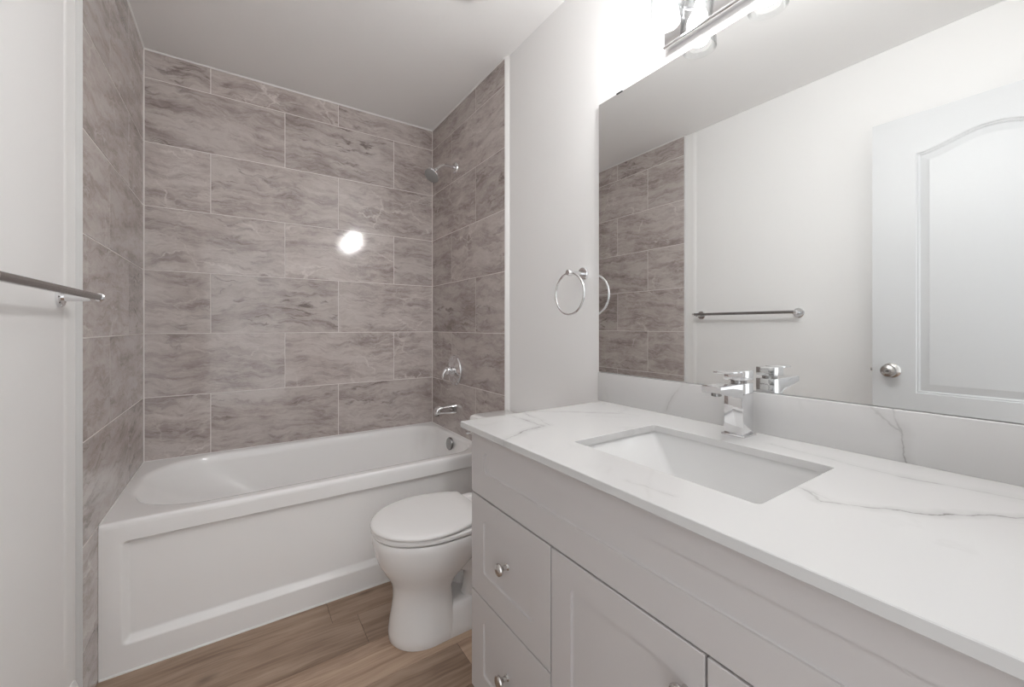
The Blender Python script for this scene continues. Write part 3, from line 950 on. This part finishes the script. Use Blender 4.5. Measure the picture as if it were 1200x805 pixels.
l0 = s0 + 0.0165 + 0.0045
loops = [lid_outline(-0.006, l0), lid_outline(-0.001, l0 + 0.002), lid_outline(0.0, l0 + 0.006), lid_outline(-0.001, l0 + 0.010), lid_outline(-0.006, l0 + 0.0145), lid_outline(-0.014, l0 + 0.0165)]
def shrink(pts, k, z): return [(1.0 + (x - 1.0) * k, TY + (y - TY) * k, z) for x, y, _ in pts]
base = lid_outline(-0.014, 0)
for k, dz in ((0.80, 0.0185), (0.55, 0.0200), (0.28, 0.0208), (0.05, 0.0210)):
    loops.append(shrink(base, k, l0 + dz))
loft(bm, loops, True, True)
lid = finish('lid', bm, M_SEAT, to, 40)
for sg in (-1, 1):
    bm = bmesh.new()
    add_box(bm, 1.148, 1.200, TY + sg * 0.075 - 0.017, TY + sg * 0.075 + 0.017, RIM - 0.002, l0 + 0.010, 0.005, 3)
    finish('hinge', bm, M_SEAT, to, 40)
# tank
def tk(z, x0, hw, r=0.028): return [(a, TY + b, z) for a, b in rrect(x0, 1.444, -hw, hw, r, 6)]
bm = bmesh.new()
loft(bm, [tk(0.384, 1.300, 0.160), tk(0.392, 1.290, 0.172), tk(0.50, 1.275, 0.186), tk(0.69, 1.258, 0.200)], True, True)
finish('tank', bm, M_CERAM, to, 40)
bm = bmesh.new()
loft(bm, [tk(0.690, 1.252, 0.204), tk(0.696, 1.246, 0.210), tk(0.718, 1.246, 0.210), tk(0.726, 1.250, 0.206), tk(0.730, 1.260, 0.196)], True, True)
finish('tank_lid', bm, M_CERAM, to, 40)
bm = bmesh.new()
ly = TY + 0.165
lathe(bm, (1.262, ly, 0.655), (-1, 0, 0), [(0, 0), (0.014, 0), (0.013, 0.008), (0.008, 0.010), (0.008, 0.020), (0, 0.020)], 20)
tube(bm, bez((1.246, ly, 0.655), (1.238, ly + 0.01, 0.655), (1.238, ly + 0.02, 0.652), (1.240, ly + 0.035, 0.646), 8), [0.007, 0.007, 0.0065, 0.006, 0.006, 0.006, 0.0065, 0.007, 0.006], 12)
tag(finish('flush_lever', bm, M_CHROME, to, 45), 'chrome flush lever')

# ------------------------------------------------------------------ door standing open against the left wall (seen in the mirror)
dr = bpy.data.objects.new('door_1', None)
COL.objects.link(dr)
dr.location = (0.10, -2.635, 0)
tag(dr, 'white moulded panel door standing open against the left wall, seen in the mirror', kind='structure')
DXF, DT = 0.120, 0.035
DY1, DY0 = -1.924, -2.635
DZ0, DZ1 = 0.012, 2.047
def door_leaf():
    bm = bmesh.new()
    st = 0.008
    cy = (DY0 + DY1) / 2
    hwid = DY1 - 0.1435 - cy
    def inside(y, z):
        """approximate inset distance from the panel outline (upper arched panel, lower panel)"""
        a = abs(y - cy)
        dside = hwid - a
        s = min(1.0, a / hwid)
        arch = 1.875 + 0.050 * (0.5 + 0.5 * cos(pi * min(1, s)))
        slope = 0.050 * 0.5 * pi / hwid * sin(pi * s)
        dtop = (arch - z) / math.sqrt(1 + slope * slope)
        du = min(dside, dtop, z - 0.846)
        dl = min(dside, 0.720 - z, z - 0.22)
        return max(du, dl)
    def prof(d):
        if d <= 0: return 0.0
        if d < 0.005: return -0.005 * (d / 0.005)
        if d < 0.010: return -0.005 + 0.0015 * sin(pi * (d - 0.005) / 0.005)
        if d < 0.014: return -0.005 - 0.004 * (d - 0.010) / 0.004
        if d < 0.040: return -0.009 + 0.0065 * (d - 0.014) / 0.026
        if d < 0.042: return -0.0025 + 0.0008 * (d - 0.040) / 0.002
        return -0.0017
    ys, zs = [], []
    def fill(a, b, marks):
        vals = set()
        n = int(round((b - a) / st))
        for i in range(n + 1): vals.add(round(a + (b - a) * i / n, 5))
        for m in marks:
            for k in (-0.001, 0.0, 0.0025, 0.005, 0.0075, 0.010, 0.012, 0.014, 0.018, 0.026, 0.034, 0.040, 0.042, 0.044):
                v = m[0] + k * m[1]
                if a < v < b: vals.add(round(v, 5))
        return sorted(vals)
    ys = fill(DY0, DY1, [(cy - hwid, 1), (cy + hwid, -1)])
    zs = fill(DZ0, DZ1, [(0.846, 1), (0.72, -1), (0.22, 1)])
    # finer rows through the arch
    zs = sorted(set(zs) | {round(1.82 + 0.004 * i, 5) for i in range(35)})
    front = [[bm.verts.new((DXF + prof(inside(y, z)), y, z)) for y in ys] for z in zs]
    for i in range(len(zs) - 1):
        for j in range(len(ys) - 1):
            bm.faces.new((front[i][j], front[i][j + 1], front[i + 1][j + 1], front[i + 1][j]))
    ring = front[0] + [r[-1] for r in front[1:]] + list(reversed(front[-1][:-1])) + [r[0] for r in reversed(front[1:-1])]
    back = [bm.verts.new((DXF - DT, v.co.y, v.co.z)) for v in ring]
    n = len(ring)
    for i in range(n):
        bm.faces.new((ring[i], back[i], back[(i + 1) % n], ring[(i + 1) % n]))
    bm.faces.new(back)
    return bm
def make_door_paint():
    t = NT('door_paint')
    pos = t.n('ShaderNodeTexCoord').outputs['Object']
    w = t.scale(t.vmath('SUBTRACT', t.noise(pos, 3.0, 2, 0.5, 0, out=1), (0.5, 0.5, 0.5)), 0.14)
    p = t.vmath('MULTIPLY', t.vmath('ADD', pos, w), (1, 70, 2.2))
    t.bump(t.noise(p, 1.0, 3, 0.6, 0.3), 0.22, 0.0012)
    t.set(Base_Color=(0.66, 0.67, 0.68, 1), Roughness=0.4)
    return t.m
bmx = door_leaf()
leaf = finish('door_leaf', bmx, make_door_paint(), dr, 28)
bm = bmesh.new()
ky, kz = -1.990, 0.938
lathe(bm, (DXF, ky, kz), (1, 0, 0), [(0, 0), (0.0325, 0), (0.0325, 0.003), (0.028, 0.008), (0.016, 0.011), (0.0125, 0.014), (0.0125, 0.026), (0.019, 0.031), (0.0265, 0.040),
                                     (0.0275, 0.050), (0.024, 0.058), (0.013, 0.063), (0.012, 0.061), (0, 0.061)], 36)
kb = finish('door_knob', bm, M_NICKEL, dr, 35)
tag(kb, 'round satin nickel knob')
bm = bmesh.new()
add_box(bm, DXF + 0.0605, DXF + 0.064, ky - 0.0055, ky + 0.0055, kz - 0.0018, kz + 0.0018, 0.0006, 1)
finish('lock_button', bm, M_DARKSLOT, kb, 30)
bm = bmesh.new()
lathe(bm, (DXF - DT, ky, kz), (-1, 0, 0), [(0, 0), (0.0325, 0), (0.0325, 0.003), (0.016, 0.010), (0.0125, 0.024), (0.0265, 0.040), (0.0275, 0.050), (0.013, 0.060), (0, 0.060)], 30)
tag(finish('door_knob', bm, M_NICKEL, dr, 35), 'round satin nickel knob')
bm = bmesh.new()
add_box(bm, DXF - DT / 2 - 0.0125, DXF - DT / 2 + 0.0125, DY1 - 0.001, DY1 + 0.001, kz - 0.028, kz + 0.028, 0.0005, 1)
add_box(bm, DXF - DT / 2 - 0.006, DXF - DT / 2 + 0.007, DY1, DY1 + 0.011, kz - 0.008, kz + 0.008, 0.003, 2)
finish('latch', bm, M_NICKEL, dr, 30)
for hz in (0.22, 1.03, 1.84):
    bm = bmesh.new()
    tube(bm, [(DXF + 0.004, DY0 - 0.006, hz - 0.045), (DXF + 0.004, DY0 - 0.006, hz + 0.045)], 0.006, 12)
    finish('hinge', bm, M_NICKEL, dr, 40)

# ------------------------------------------------------------------ ceiling fitting at the top edge of the photograph
cf = empty('ceiling_fitting', (1.125, -1.205, CEIL), 'round white ceiling fitting, only its rim showing at the very top edge', 'ceiling fitting')
bm = bmesh.new()
lathe(bm, (1.125, -1.205, CEIL), (0, 0, -1), [(0, 0), (0.078, 0), (0.078, 0.006), (0.072, 0.008), (0.070, 0.024), (0.060, 0.032), (0, 0.034)], 40)
finish('cover', bm, M_TRIM, cf, 35)
bm = bmesh.new()
lathe(bm, (1.125, -1.205, CEIL - 0.033), (0, 0, -1), [(0, 0), (0.010, 0), (0.009, 0.003), (0, 0.003)], 18)
finish('inner_disc', bm, M_TRIM, cf, 35)
